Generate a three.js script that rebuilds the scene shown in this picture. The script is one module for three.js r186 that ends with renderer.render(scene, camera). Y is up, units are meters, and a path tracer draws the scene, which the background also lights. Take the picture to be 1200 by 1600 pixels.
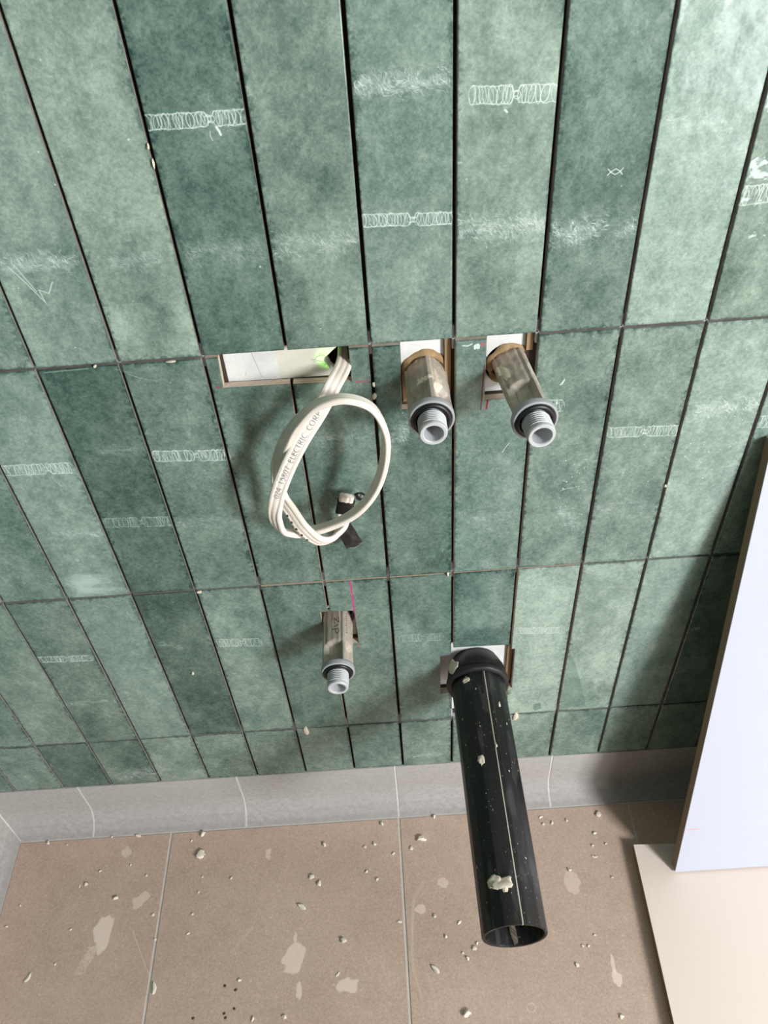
import * as THREE from 'three';
import { mergeGeometries, mergeVertices, toCreasedNormals } from 'three/addons/utils/BufferGeometryUtils.js';
import { RoundedBoxGeometry } from 'three/addons/geometries/RoundedBoxGeometry.js';
import { RectAreaLightUniformsLib } from 'three/addons/lights/RectAreaLightUniformsLib.js';

RectAreaLightUniformsLib.init();

// ---------------------------------------------------------------- camera, light, exposure
const scene = new THREE.Scene();
const camera = new THREE.PerspectiveCamera(64.54, 0.75, 0.02, 50);
camera.rotation.order = 'YXZ';
camera.rotation.set(-0.7714, 0.0125, -0.0777);
camera.position.set(-0.0547, 1.0364, 0.5140);
scene.add(camera);

const renderer = new THREE.WebGLRenderer({ antialias: true });
renderer.toneMapping = THREE.LinearToneMapping;
renderer.toneMappingExposure = 1.0;
renderer.shadowMap.enabled = true;
scene.background = new THREE.Color(0.75, 0.87, 1.0);

// daylight through the upper pane of the glazed door in the wall behind the camera, at the right
const WIN = [{ x0: 1.62, x1: 2.23, y0: 1.27, y1: 2.07, power: 108 }, { x0: 1.08, x1: 1.67, y0: 0.10, y1: 0.65, power: 14 }];  // second pane is an added dim light for the highlight on the wall tiles
const DOORWALL = 2.2;
for (const w of WIN) {
  const light = new THREE.RectAreaLight(new THREE.Color(0.95, 0.98, 1.0), w.power, w.x1 - w.x0, w.y1 - w.y0);
  light.position.set((w.x0 + w.x1) / 2, (w.y0 + w.y1) / 2, DOORWALL - 0.012);
  light.lookAt((w.x0 + w.x1) / 2, (w.y0 + w.y1) / 2, 0);
  light.castShadow = true;
  scene.add(light);
}

// ---------------------------------------------------------------- helpers
function rng(seed) {
  let s = seed >>> 0;
  return () => { s = (s + 0x6d2b79f5) | 0; let t = Math.imul(s ^ (s >>> 15), 1 | s); t = (t + Math.imul(t ^ (t >>> 7), 61 | t)) ^ t; return ((t ^ (t >>> 14)) >>> 0) / 4294967296; };
}
const NT = new Float32Array(65536);
{ const r = rng(77); for (let i = 0; i < 65536; i++) NT[i] = r(); }
function vn(x, y) {                       // value noise 0..1
  const xi = Math.floor(x), yi = Math.floor(y), fx = x - xi, fy = y - yi;
  const u = fx * fx * (3 - 2 * fx), v = fy * fy * (3 - 2 * fy);
  const a = (xi & 255), b = ((xi + 1) & 255), c = (yi & 255) << 8, d = ((yi + 1) & 255) << 8;
  const p = NT[a + c], q = NT[b + c], s = NT[a + d], t = NT[b + d];
  return p + (q - p) * u + (s - p + (p - q - s + t) * u) * v;
}
const fbm = (x, y, n) => { let a = 0.5, s = 0, w = 0; for (let i = 0; i < n; i++) { s += a * vn(x, y); w += a; a *= 0.55; x = x * 2.03 + 17.3; y = y * 2.03 + 9.1; } return s / w; };
const clamp = (v, a = 0, b = 1) => v < a ? a : v > b ? b : v;
const sstep = (a, b, v) => { const t = clamp((v - a) / (b - a)); return t * t * (3 - 2 * t); };
const shade = (o) => { o.traverse((c) => { if (c.isMesh) { c.castShadow = true; c.receiveShadow = true; } }); return o; };
const used = new Map();
function numbered(name) { const n = used.get(name) ?? 0; used.set(name, n + 1); return n ? name + '_' + String(n).padStart(3, '0') : name; }
function part(name, geo, mat, parent, label) {
  const m = new THREE.Mesh(geo, mat); m.name = name; m.castShadow = m.receiveShadow = true; parent.add(m);
  if (label) m.userData.label = label;
  return m;
}
function structure(name, label, category) {
  const g = new THREE.Group(); g.name = name; g.userData = { kind: 'structure', label, category }; scene.add(g); return g;
}
function thing(name, label, category, group) {
  const g = new THREE.Group(); g.name = numbered(name); g.userData = { label, category }; if (group) g.userData.group = group; scene.add(g); return g;
}
function box(x0, x1, y0, y1, z0, z1) { const g = new THREE.BoxGeometry(x1 - x0, y1 - y0, z1 - z0); g.translate((x0 + x1) / 2, (y0 + y1) / 2, (z0 + z1) / 2); return g; }
function canvasOf(w, h) { const c = document.createElement('canvas'); c.width = w; c.height = h; return c; }
function pixels(c, fn) {                  // fn(x, y) -> [r, g, b] in sRGB bytes
  const ctx = c.getContext('2d'), im = ctx.createImageData(c.width, c.height), d = im.data, o = [0, 0, 0];
  for (let y = 0, i = 0; y < c.height; y++) for (let x = 0; x < c.width; x++, i += 4) { fn(x, y, o); d[i] = o[0]; d[i + 1] = o[1]; d[i + 2] = o[2]; d[i + 3] = 255; }
  ctx.putImageData(im, 0, 0);
  return ctx;
}
function metric(c, x0, y0, w, h, srgb = true) {   // texture that covers x0..x0+w, y0..y0+h metres of uv
  const t = new THREE.CanvasTexture(c);
  if (srgb) t.colorSpace = THREE.SRGBColorSpace;
  t.wrapS = t.wrapT = THREE.RepeatWrapping; t.magFilter = THREE.LinearFilter;
  t.repeat.set(1 / w, 1 / h); t.offset.set(-x0 / w, -y0 / h);
  return t;
}
const TAU = Math.PI * 2;

// ---------------------------------------------------------------- layout of the wall (metres, floor y = 0, tile face z = 0)
const W = 0.062, H = 0.2593, ROW = [0.9673, 0.708, 0.4487, 0.1894], COVE = 0.0845, JV = 0.0026, JH = 0.0021;
const WL = -0.602, CEIL = 2.6, FRONT = DOORWALL;

// ---------------------------------------------------------------- glazed wall tiles: colour of the glaze, row by row
// tone of each tile (0 dark bottle green .. 1 pale sage), by column
const TONES = {
  A: { '-7': .5, '-6': .6, '-5': .64, '-4': .66, '-3': .24, '-2': .46, '-1': .5, 0: .56, 1: .34, 2: .82, 3: .5, 4: .45 },
  B: { '-7': .5, '-6': .66, '-5': .14, '-4': .38, '-3': .36, '-2': .36, '-1': .2, 0: .46, 1: .46, 2: .42, 3: .72, 4: .6 },
  C: { '-9': .5, '-8': .52, '-7': .34, '-6': .56, '-5': .14, '-4': .52, '-3': .26, '-2': .42, '-1': .38, 0: .34, 1: .78, 2: .66, 3: .58, 4: .3 },
  D: { '-10': .4, '-9': .56, '-8': .2, '-7': .32, '-6': .58, '-5': .44, '-4': .46, '-3': .4, '-2': .38, '-1': .44, 0: .4, 1: .56, 2: .5, 3: .46, 4: .4 },
};
// white rubbed-on spirals: x0, y0, x1, y1, height, strength
const LOOPS = [[-0.1839, 0.8729, -0.1262, 0.8722, 0.0096, 1], [0.0102, 0.8749, 0.0597, 0.8729, 0.011, 1], [-0.0597, 0.8032, -0.0018, 0.8006, 0.0091, 1], [-0.3713, 0.6135, -0.3148, 0.6118, 0.0122, 0.9], [-0.2445, 0.6178, -0.1855, 0.6138, 0.0121, 0.9], [-0.4323, 0.3568, -0.3775, 0.3539, 0.0109, 0.9], [-0.2419, 0.3642, -0.2006, 0.3607, 0.0141, 0.7], [0.1284, 0.6093, 0.186, 0.6068, 0.0116, 0.75], [0.1884, 0.8015, 0.2408, 0.8032, 0.0138, 0.9], [0.0662, 0.3508, 0.112, 0.3468, 0.011, 0.6], [-0.0528, 0.3508, -0.0113, 0.3495, 0.0132, 0.35], [-0.3096, 0.5464, -0.25, 0.543, 0.0125, 0.45], [0.0759, 0.641, 0.0861, 0.6403, 0.0127, 1], [0.2504, 0.6091, 0.2854, 0.6097, 0.0135, 0.7]];
// scratchy white smears in the same form
const SMEARS = [[-0.3042, 0.7904, -0.2516, 0.7909, 0.0201, 0.8], [-0.2321, 0.7871, -0.1971, 0.789, 0.0189, 0.45], [-0.1797, 0.79, -0.1264, 0.7882, 0.0233, 0.35], [-0.1218, 0.7901, -0.0641, 0.7902, 0.0224, 0.6], [-0.0587, 0.8838, -0.0024, 0.8852, 0.0179, 0.85], [0.0029, 0.7919, 0.0594, 0.792, 0.0266, 0.75], [0.0652, 0.7849, 0.1023, 0.7888, 0.0252, 0.9], [0.1072, 0.784, 0.1217, 0.7874, 0.0225, 0.55], [0.1938, 0.6271, 0.245, 0.6277, 0.0248, 0.75], [-0.3604, 0.5352, -0.3164, 0.535, 0.0127, 0.7], [-0.2894, 0.6273, -0.2562, 0.625, 0.0131, 0.3], [-0.2467, 0.5402, -0.187, 0.5376, 0.0204, 0.25], [0.0041, 0.5239, 0.0597, 0.5233, 0.0323, 0.2], [0.1215, 0.523, 0.1731, 0.522, 0.021, 0.28], [-0.1085, 0.6211, -0.0662, 0.6305, 0.0263, 0.35], [-0.0515, 0.616, -0.0354, 0.6278, 0.0331, 0.6], [0.093, 0.5217, 0.1152, 0.5033, 0.0329, 0.35], [-0.3046, 0.3713, -0.2805, 0.3609, 0.0151, 0.5], [-0.4332, 0.2732, -0.376, 0.2727, 0.0124, 0.5], [0.2528, 0.3313, 0.262, 0.3357, 0.009, 0.6], [-0.053, 0.1058, -0.0128, 0.1085, 0.0126, 0.5], [-0.4248, 0.1035, -0.3737, 0.113, 0.038, 0.55], [0.1874, 0.36, 0.1933, 0.3647, 0.0107, 0.3]];

function glazeCanvas(row, x0, x1, y0, y1) {
  const w = 2048, S = w / (x1 - x0), h = Math.round((y1 - y0) * S), c = canvasOf(w, h), tones = TONES[row];
  const seed = row.charCodeAt(0) * 13.7;
  const info = {};
  for (let i = -12; i < 8; i++) {
    const r = rng(1000 + i * 31 + row.charCodeAt(0) * 977);
    info[i] = { t: tones[i] ?? 0.45, ox: r() * 200, oy: r() * 200, warm: r() - 0.5, cloud: 0.6 + r() * 0.6 };
  }
  const top = ROW[{ A: 0, B: 1, C: 2, D: 3 }[row]], bot = row === 'D' ? COVE : top - H;
  const ctx = pixels(c, (px, py, o) => {
    const x = x0 + (px + 0.5) / S, y = y1 - (py + 0.5) / S, col = Math.floor(x / W), I = info[col] ?? info[0];
    const ex = Math.min(x - col * W, (col + 1) * W - x), ey = Math.min(top - y, y - bot);
    const X = x + I.ox, Y = y + I.oy;
    const low = fbm(X * 34, Y * 22, 3), mid = fbm(X * 130, Y * 100, 3), fine = vn(X * 900, Y * 900), grit = vn(X * 420 + 31, Y * 380);
    let m = I.t + (low - 0.5) * 0.62 * I.cloud + (mid - 0.5) * 0.34 + (fine - 0.5) * 0.20 + (grit - 0.5) * 0.19 + (vn(X * 1500, Y * 1300) - 0.5) * 0.15;
    // thin glaze that broke off dark along the tile's edges, ragged
    const rag = fbm(X * 330, Y * 330, 3), reach = 0.0016 + 0.0075 * sstep(0.25, 0.9, rag) * sstep(0.15, 0.8, vn(X * 30, Y * 16));
    const e = Math.min(ex, ey);
    const k = (1 - sstep(reach * 0.3, reach, e)) * (0.25 + 0.75 * sstep(0.3, 0.6, rag));
    m -= 0.36 * k + 0.16 * (1 - sstep(0.0016, 0.0024, e));
    // dark pin holes
    const ph = vn(X * 520 + 7, Y * 520); if (ph > 0.945) m -= (ph - 0.945) * 9 * vn(X * 30, Y * 30);
    // flecks of pale slip
    const fl = vn(X * 300 + 91, Y * 260); if (fl > 0.93) m += (fl - 0.93) * 3;
    m = clamp(m, -0.25, 1.2);
    const g = I.warm * 7;
    o[0] = 69 + m * 97 + g * 0.4; o[1] = 92 + m * 92; o[2] = 84 + m * 86 - g * 0.3;
  });
  const X = (x) => (x - x0) * S, Y = (y) => (y1 - y) * S, mm = S / 1000;
  ctx.lineCap = 'round';
  const rr = rng(5 + row.charCodeAt(0));
  const white = (a) => 'rgba(226,236,230,' + a + ')';
  for (const [a, b, d, e, hgt, k0] of LOOPS) {
    const k = Math.min(1.1, k0 * 1.25);
    if (b > y1 || b < y0) continue;
    const n = Math.max(4, Math.round(Math.abs(d - a) / 0.0021)), gap = 0.5 + rr() * 0.2;
    for (let pass = 0; pass < 2; pass++) for (let i = 0; i <= n; i++) {
      const t = i / n, x = a + (d - a) * t + (rr() - 0.5) * 0.0008, y = b + (e - b) * t + (rr() - 0.5) * 0.0007;
      const pinch = Math.abs(t - gap) < 0.035 ? 0.45 : 1;
      ctx.strokeStyle = white(k * (pass ? 0.45 : 0.75)); ctx.lineWidth = (0.22 + rr() * 0.26) * mm;
      ctx.beginPath(); ctx.ellipse(X(x), Y(y), (1.3 + rr() * 1.3) * mm, hgt * 500 * pinch * (0.86 + rr() * 0.18) * mm, (rr() - 0.5) * 0.5, rr() * 6, rr() * 6 + 5); ctx.stroke();
    }
    for (const sgn of [-1, 1]) {           // denser rims where the strokes turn
      ctx.strokeStyle = white(k * 0.55); ctx.lineWidth = 0.6 * mm; ctx.beginPath();
      for (let i = 0; i <= 40; i++) { const t = i / 40, f = (Math.abs(t - gap) < 0.04 ? 0.3 : 1) * hgt * 0.44 + (vn(t * 18, sgn * 7 + b * 90) - 0.5) * 0.0012; ctx[i ? 'lineTo' : 'moveTo'](X(a + (d - a) * t), Y(b + (e - b) * t + sgn * f)); }
      ctx.stroke();
    }
  }
  for (const [a, b, d, e, hgt, k] of SMEARS) {
    if (b > y1 || b < y0) continue;
    const L = Math.hypot(d - a, e - b), n = Math.round(L * hgt * 1e6 * 0.6);
    for (let i = 0; i < n; i++) {
      const t = rr(), q = (rr() + rr() + rr()) / 1.5 - 1, x = a + (d - a) * t, y = b + (e - b) * t + q * hgt * 0.6;
      const dens = vn(x * 150 + 3, y * 210) * 0.7 + vn(x * 600, y * 600) * 0.3; if (dens < 0.33) continue;
      const ang = 0.75 + (vn(x * 260, y * 260) - 0.5) * 2.2 + (rr() - 0.5) * 0.7, len = (0.8 + rr() * 3.4) * mm, cx = Math.cos(ang) * len, cy = Math.sin(ang) * len, px = X(x), py = Y(y);
      ctx.strokeStyle = white(Math.min(1, k * (0.18 + 1.25 * rr() * dens))); ctx.lineWidth = (0.13 + rr() * rr() * 0.34) * mm;
      ctx.beginPath(); ctx.moveTo(px - cx / 2, py - cy / 2); ctx.bezierCurveTo(px + (rr() - 0.5) * len, py - cy / 3, px + (rr() - 0.5) * len, py + cy / 3, px + cx / 2, py + cy / 2); ctx.stroke();
      if (i % 9 === 0) { ctx.fillStyle = white(k * 0.05); ctx.beginPath(); ctx.ellipse(px, py, (2 + rr() * 5) * mm, (0.8 + rr() * 1.4) * mm, 0, 0, TAU); ctx.fill(); }
    }
  }
  const line = (pts, wmm, style) => { ctx.strokeStyle = style; ctx.lineWidth = wmm * mm; ctx.beginPath(); pts.forEach(([x, y], i) => ctx[i ? 'lineTo' : 'moveTo'](X(x), Y(y))); ctx.stroke(); };
  const dab = (x, y, rx, ry, style, n = 40) => { ctx.fillStyle = style; ctx.beginPath(); for (let i = 0; i <= n; i++) { const a = i / n * TAU, f = 0.7 + 0.6 * vn(Math.cos(a) * 2 + x * 999, Math.sin(a) * 2 + y * 777); ctx[i ? 'lineTo' : 'moveTo'](X(x) + Math.cos(a) * rx * f * mm, Y(y) - Math.sin(a) * ry * f * mm); } ctx.fill(); };
  if (row === 'A') {
    line([[-0.1436, 0.8675], [-0.1425, 0.8655], [-0.1418, 0.8632]], 1.5, white(0.95));
    line([[-0.1478, 0.866], [-0.1482, 0.863], [-0.1472, 0.860]], 0.5, white(0.7));
    line([[-0.2990, 0.789], [-0.2915, 0.776], [-0.2838, 0.7615], [-0.2850, 0.771], [-0.2790, 0.768], [-0.2740, 0.776]], 0.7, white(0.75));
    line([[-0.2950, 0.790], [-0.2870, 0.770]], 1.0, white(0.5));
    for (const f of [-1, 1]) line([[0.0975, 0.8235 + f * 0.002], [0.0995, 0.8235 - f * 0.0002], [0.1024, 0.8235 - f * 0.0018], [0.105, 0.8235 - f * 0.0004], [0.107, 0.8235 + f * 0.002]], 0.55, white(0.9));
    line([[0.1290, 0.8530], [0.1330, 0.8520], [0.1370, 0.8535], [0.1410, 0.8545], [0.1400, 0.8525], [0.1365, 0.8530]], 0.3, white(0.5));
    line([[0.0300, 0.8655], [0.0315, 0.8642]], 1.1, white(0.95));
    for (let i = 0; i < 34; i++) dab(x0 + rr() * (x1 - x0), y0 + rr() * (y1 - y0), 0.3 + rr() * 0.5, 0.3 + rr() * 0.4, white(0.5 + rr() * 0.4), 10);
  }
  if (row === 'B') {
    for (let i = 0; i < 26; i++) { const x = -0.342 + (rr() - 0.5) * 0.03, y = 0.4685 + (rr() - 0.5) * 0.022; dab(x, y, 6 + rr() * 6, 3 + rr() * 4, 'rgba(178,202,192,' + (0.22 + rr() * 0.16) + ')', 60); }
    dab(-0.3520, 0.5080, 5, 3, 'rgba(200,215,205,.16)'); dab(-0.3450, 0.5020, 2.2, 1.8, 'rgba(215,225,218,.3)'); dab(-0.3300, 0.505, 3, 2, 'rgba(200,215,205,.2)');
    line([[-0.0749, 0.6767], [-0.07, 0.6772], [-0.065, 0.677]], 1.0, 'rgba(196,70,98,.85)');
    line([[0.0233, 0.684], [0.0222, 0.66], [0.0215, 0.642]], 0.9, 'rgba(120,24,52,.85)');
    line([[0.0270, 0.6535], [0.0260, 0.6430]], 1.4, 'rgba(150,16,34,.9)');
    line([[-0.1815, 0.6803], [-0.1780, 0.6810]], 0.9, 'rgba(170,50,70,.8)');
    line([[0.0065, 0.7025], [0.0105, 0.7020], [0.0135, 0.7035]], 1.0, white(0.85)); dab(0.0170, 0.7010, 2.8, 2.6, white(0.9)); dab(0.0212, 0.7025, 0.9, 1.8, 'rgba(220,80,100,.8)');
    line([[-0.246, 0.700], [-0.236, 0.694], [-0.224, 0.690]], 0.5, white(0.45)); line([[-0.252, 0.703], [-0.240, 0.699]], 0.6, white(0.4)); line([[-0.305, 0.7045], [-0.29, 0.7050], [-0.272, 0.7053]], 0.6, white(0.5));
    line([[0.0408, 0.5960], [0.0430, 0.6010], [0.0462, 0.6060]], 0.5, white(0.8));
    line([[-0.3335, 0.604], [-0.3320, 0.598], [-0.328, 0.592]], 0.4, white(0.6));
    line([[0.094, 0.547], [0.099, 0.5495], [0.105, 0.5500]], 0.5, white(0.7));
    for (let i = 0; i < 60; i++) dab(0.09 + rr() * 0.03, 0.49 + rr() * 0.10, 0.2 + rr() * 0.7, 0.2 + rr() * 0.5, white(0.35 + rr() * 0.5), 9);
    for (let i = 0; i < 40; i++) dab(0.195 + rr() * 0.045, 0.54 + rr() * 0.09, 0.2 + rr() * 0.6, 0.2 + rr() * 0.6, white(0.3 + rr() * 0.4), 9);
    for (let i = 0; i < 60; i++) dab(x0 + rr() * (x1 - x0), y0 + rr() * (y1 - y0), 0.2 + rr() * 0.4, 0.2 + rr() * 0.4, white(0.4 + rr() * 0.5), 9);
    for (let i = 0; i < 8; i++) line([[0.082 + rr() * 0.003, 0.6605], [0.086, 0.664 + rr() * 0.002]], 0.4, white(0.5));
  }
  if (row === 'C') {
    line([[-0.0989, 0.4464], [-0.0985, 0.42], [-0.0990, 0.384]], 1.7, 'rgba(206,58,128,.92)');
    dab(-0.0985, 0.3440, 1.4, 2.2, 'rgba(196,80,120,.6)'); dab(-0.0965, 0.336, 0.8, 1, 'rgba(196,80,120,.5)');
    for (let i = 0; i < 14; i++) dab(0.070 + rr() * 0.04, 0.36 + rr() * 0.08, 3 + rr() * 6, 4 + rr() * 8, 'rgba(186,204,190,' + (0.05 + rr() * 0.08) + ')', 50);
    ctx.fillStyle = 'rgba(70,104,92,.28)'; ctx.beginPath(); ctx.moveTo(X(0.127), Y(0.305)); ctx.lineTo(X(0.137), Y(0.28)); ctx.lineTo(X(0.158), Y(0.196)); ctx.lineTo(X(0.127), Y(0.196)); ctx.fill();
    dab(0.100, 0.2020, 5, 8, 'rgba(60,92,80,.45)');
    for (let i = 0; i < 90; i++) dab(x0 + rr() * (x1 - x0), y0 + rr() * (y1 - y0), 0.2 + rr() * 0.5, 0.2 + rr() * 0.5, white(0.3 + rr() * 0.5), 9);
  }
  if (row === 'D') for (let i = 0; i < 50; i++) dab(x0 + rr() * (x1 - x0), y0 + rr() * (y1 - y0), 0.3 + rr() * 0.6, 0.3 + rr() * 0.6, white(0.3 + rr() * 0.4), 9);
  return metric(c, x0, y0, x1 - x0, y1 - y0);
}

// gentle waves and pits in the glaze, in metres of height
const waveTexture = (() => {
  const n = 1024, a = new Float32Array(n * n * 4), per = (x, y, f, s) => { // periodic over the tile
    const g = (u, v) => vn(u + s, v + s);
    const u = x * f, v = y * f, tx = x, ty = y;
    return (g(u, v) * (1 - tx) + g(u - f, v) * tx) * (1 - ty) + (g(u, v - f) * (1 - tx) + g(u - f, v - f) * tx) * ty;
  };
  for (let y = 0, i = 0; y < n; y++) for (let x = 0; x < n; x++, i += 4) {
    const u = x / n, v = y / n;
    let hgt = per(u, v, 9, 3) * 0.45 + per(u, v, 21, 40) * 0.40 + per(u, v, 60, 90) * 0.10 + per(u, v, 200, 20) * 0.02;
    a[i] = a[i + 1] = a[i + 2] = hgt; a[i + 3] = 1;
  }
  const t = new THREE.DataTexture(a, n, n, THREE.RGBAFormat, THREE.FloatType);
  t.wrapS = t.wrapT = THREE.RepeatWrapping; t.magFilter = THREE.LinearFilter; t.repeat.set(1 / 0.31, 1 / 0.31); t.needsUpdate = true;
  return t;
})();

const glazeOf = {};
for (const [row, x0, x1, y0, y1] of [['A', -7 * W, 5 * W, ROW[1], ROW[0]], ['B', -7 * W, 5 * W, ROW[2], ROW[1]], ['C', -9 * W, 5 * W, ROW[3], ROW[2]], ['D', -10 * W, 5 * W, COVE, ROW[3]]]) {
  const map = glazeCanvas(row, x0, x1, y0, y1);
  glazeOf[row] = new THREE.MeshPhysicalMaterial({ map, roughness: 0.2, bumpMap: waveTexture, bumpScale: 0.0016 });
}

glazeOf.wavy = glazeOf.A.clone(); glazeOf.wavy.bumpScale = 0.0048; glazeOf.wavy.roughness = 0.1;

// mottled plain materials: a noise canvas with uv in metres
function mottled(lo, hi, scale, size, o = {}) {
  const n = 512, c = canvasOf(n, n), s = size / n, sd = o.seed ?? 0;
  pixels(c, (x, y, p) => {
    const u = x / n, v = y / n, X = x * s * scale + sd, Y = y * s * scale + sd, k = size * scale;
    const f = (a, b) => fbm(a, b, 4) * 0.7 + vn(a * 14, b * 14) * 0.3;
    let m = (f(X, Y) * (1 - u) + f(X - k, Y) * u) * (1 - v) + (f(X, Y - k) * (1 - u) + f(X - k, Y - k) * u) * v;
    m = clamp((m - 0.5) * (o.contrast ?? 1.6) + 0.5);
    for (let q = 0; q < 3; q++) p[q] = lo[q] + (hi[q] - lo[q]) * m;
  });
  const t = metric(c, 0, 0, size, size);
  const m = new THREE.MeshStandardMaterial({ map: t, roughness: o.rough ?? 0.85 });
  if (o.bump) { m.bumpMap = t; m.bumpScale = o.bump; }
  return m;
}
const M = {
  clayCut: mottled([176, 156, 136], [222, 206, 188], 160, 0.1, { rough: 0.9, seed: 2 }),
  clay: mottled([112, 104, 98], [168, 160, 152], 160, 0.1, { rough: 0.9, seed: 3 }),
  tan: mottled([134, 106, 72], [182, 154, 116], 240, 0.1, { rough: 0.95, seed: 10, bump: 0.0004 }),
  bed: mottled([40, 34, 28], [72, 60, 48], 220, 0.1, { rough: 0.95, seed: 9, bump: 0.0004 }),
  spacer: new THREE.MeshStandardMaterial({ color: '#a9a7ae', roughness: 0.5 }),
  crumb: mottled([226, 212, 192], [246, 238, 226], 260, 0.06, { rough: 0.95, seed: 22 }),
  mortar: mottled([206, 190, 166], [240, 230, 214], 260, 0.06, { rough: 0.95, seed: 21, bump: 0.0003 }),
  plaster: mottled([84, 82, 76], [102, 99, 92], 14, 0.6, { rough: 0.95, seed: 5 }),
  greenWall: mottled([50, 72, 64], [78, 102, 90], 30, 0.4, { rough: 0.4, seed: 25 }),
  ceiling: mottled([104, 102, 98], [122, 120, 115], 10, 0.6, { rough: 0.95, seed: 6 }),
  cove: mottled([156, 150, 147], [186, 180, 176], 300, 0.25, { rough: 0.8, seed: 12, bump: 0.0002 }),
  grout: mottled([194, 189, 184], [220, 216, 212], 200, 0.1, { rough: 0.95, seed: 15 }),
  floorPlain: mottled([168, 146, 126], [196, 172, 152], 120, 0.4, { rough: 0.7, seed: 18 }),
  mud: mottled([84, 76, 66], [150, 138, 120], 400, 0.06, { rough: 0.9, seed: 27, contrast: 2.4 }),
  masonry: mottled([112, 96, 78], [146, 128, 106], 90, 0.3, { rough: 1, seed: 29 }),
};

// ---------------------------------------------------------------- back wall
const back = structure('wall_back', 'wall of stacked glossy green tiles with open joints and cut-outs for pipes', 'wall');
function pathOf(pts) { const s = new THREE.Shape(); pts.forEach(([x, y], i) => (i ? s.lineTo(x, y) : s.moveTo(x, y))); s.closePath(); return s; }
const rect = (x0, x1, y0, y1) => [[x0, y0], [x1, y0], [x1, y1], [x0, y1]];
const holeRect = (...a) => new THREE.Path(rect(...a).map(([x, y]) => new THREE.Vector2(x, y)));
const holeCircle = (x, y, r) => { const p = new THREE.Path(); p.absarc(x, y, r, 0, TAU); return p; };
function slab(shape, z0, z1) { const g = new THREE.ExtrudeGeometry(shape, { depth: z1 - z0, bevelEnabled: false, curveSegments: 24 }); g.translate(0, 0, z0); return g; }

const F1 = [-0.0212, 0.6755], F2 = [0.0445, 0.6765], F3 = [-0.1168, 0.3815], PIPE = [0.0256, 0.288], CH = [-0.0835, 0.6925];
const RIGHT = 2.6;
{
  const s = pathOf(rect(WL, RIGHT, 0, CEIL));
  const torn = new THREE.Path(); for (let i = 0; i <= 40; i++) { const a = i / 40 * TAU, f = 0.0122 * (0.8 + 0.45 * vn(Math.cos(a) * 2.4 + 5, Math.sin(a) * 2.4 + 5)); torn[i ? 'lineTo' : 'moveTo'](CH[0] + Math.cos(a) * f, CH[1] - 0.001 + Math.sin(a) * f * 0.95); }
  s.holes.push(torn, holeCircle(...F1, 0.0175), holeCircle(F2[0] - 0.001, F2[1], 0.0185), holeCircle(...F3, 0.0172), holeCircle(...PIPE, 0.0245));
  const c = canvasOf(1024, 256);
  const ctx = pixels(c, (x, y, p) => { const m = fbm(x / 60, y / 60, 4) - 0.5, f = vn(x / 3, y / 3) - 0.5, b = 226 + m * 22 + f * 10; p[0] = b; p[1] = b - 1 + m * 3; p[2] = b - 4; });
  const S = 1024 / 0.3, X = (x) => (x + 0.2) * S, Y = (y) => (0.715 - y) * S;        // covers x -0.2..0.1, y 0.640..0.715
  ctx.fillStyle = 'rgba(222,216,196,.75)'; ctx.fillRect(X(-0.133), 0, X(-0.075) - X(-0.133), 256);
  const r = rng(8);
  ctx.strokeStyle = 'rgba(90,84,66,.55)'; ctx.lineWidth = 1.6;
  for (let k = 0; k < 5; k++) { ctx.beginPath(); let x = -0.108 + r() * 0.012, y = 0.698 - r() * 0.012; ctx.moveTo(X(x), Y(y)); for (let i = 0; i < 5; i++) { x += r() * 0.005; y += (r() - 0.5) * 0.005; ctx.lineTo(X(x), Y(y)); } ctx.stroke(); }
  ctx.strokeStyle = 'rgba(120,120,120,.45)'; ctx.beginPath(); ctx.moveTo(X(-0.152), Y(0.705)); ctx.lineTo(X(-0.147), Y(0.68)); ctx.stroke();
  for (let k = 0; k < 26; k++) { ctx.strokeStyle = 'rgba(150,144,136,' + (0.15 + r() * 0.3) + ')'; const x = -0.165 + r() * 0.22, y = 0.66 + r() * 0.045; ctx.beginPath(); ctx.moveTo(X(x), Y(y)); ctx.lineTo(X(x + (r() - 0.5) * 0.008), Y(y - r() * 0.006)); ctx.stroke(); }
  const t = metric(c, -0.2, 0.64, 0.3, 0.075); t.wrapS = t.wrapT = THREE.MirroredRepeatWrapping;
  part('wall_board', slab(s, -0.022, -0.0105), new THREE.MeshStandardMaterial({ map: t, roughness: 0.9 }), back, 'white wall board showing in the cut-outs');
  part('wall_core', box(WL - 0.15, RIGHT + 0.15, -0.1, CEIL + 0.1, -0.24, -0.05), M.masonry, back);
}
const X0 = WL + 0.001, COL0 = -10, COL1 = 13;
const TILE_TOP = ROW[0] + H;
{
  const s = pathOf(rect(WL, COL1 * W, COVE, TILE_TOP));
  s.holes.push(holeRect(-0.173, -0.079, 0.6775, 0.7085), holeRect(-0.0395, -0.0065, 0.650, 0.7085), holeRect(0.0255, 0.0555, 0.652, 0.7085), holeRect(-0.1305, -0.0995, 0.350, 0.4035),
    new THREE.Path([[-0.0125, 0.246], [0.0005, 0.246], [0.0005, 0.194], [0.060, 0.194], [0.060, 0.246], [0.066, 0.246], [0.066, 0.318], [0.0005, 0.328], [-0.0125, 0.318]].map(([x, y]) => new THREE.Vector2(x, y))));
  part('adhesive_bed', slab(s, -0.0105, -0.0078), M.bed, back, 'brown tile adhesive behind the open joints');
}
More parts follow.
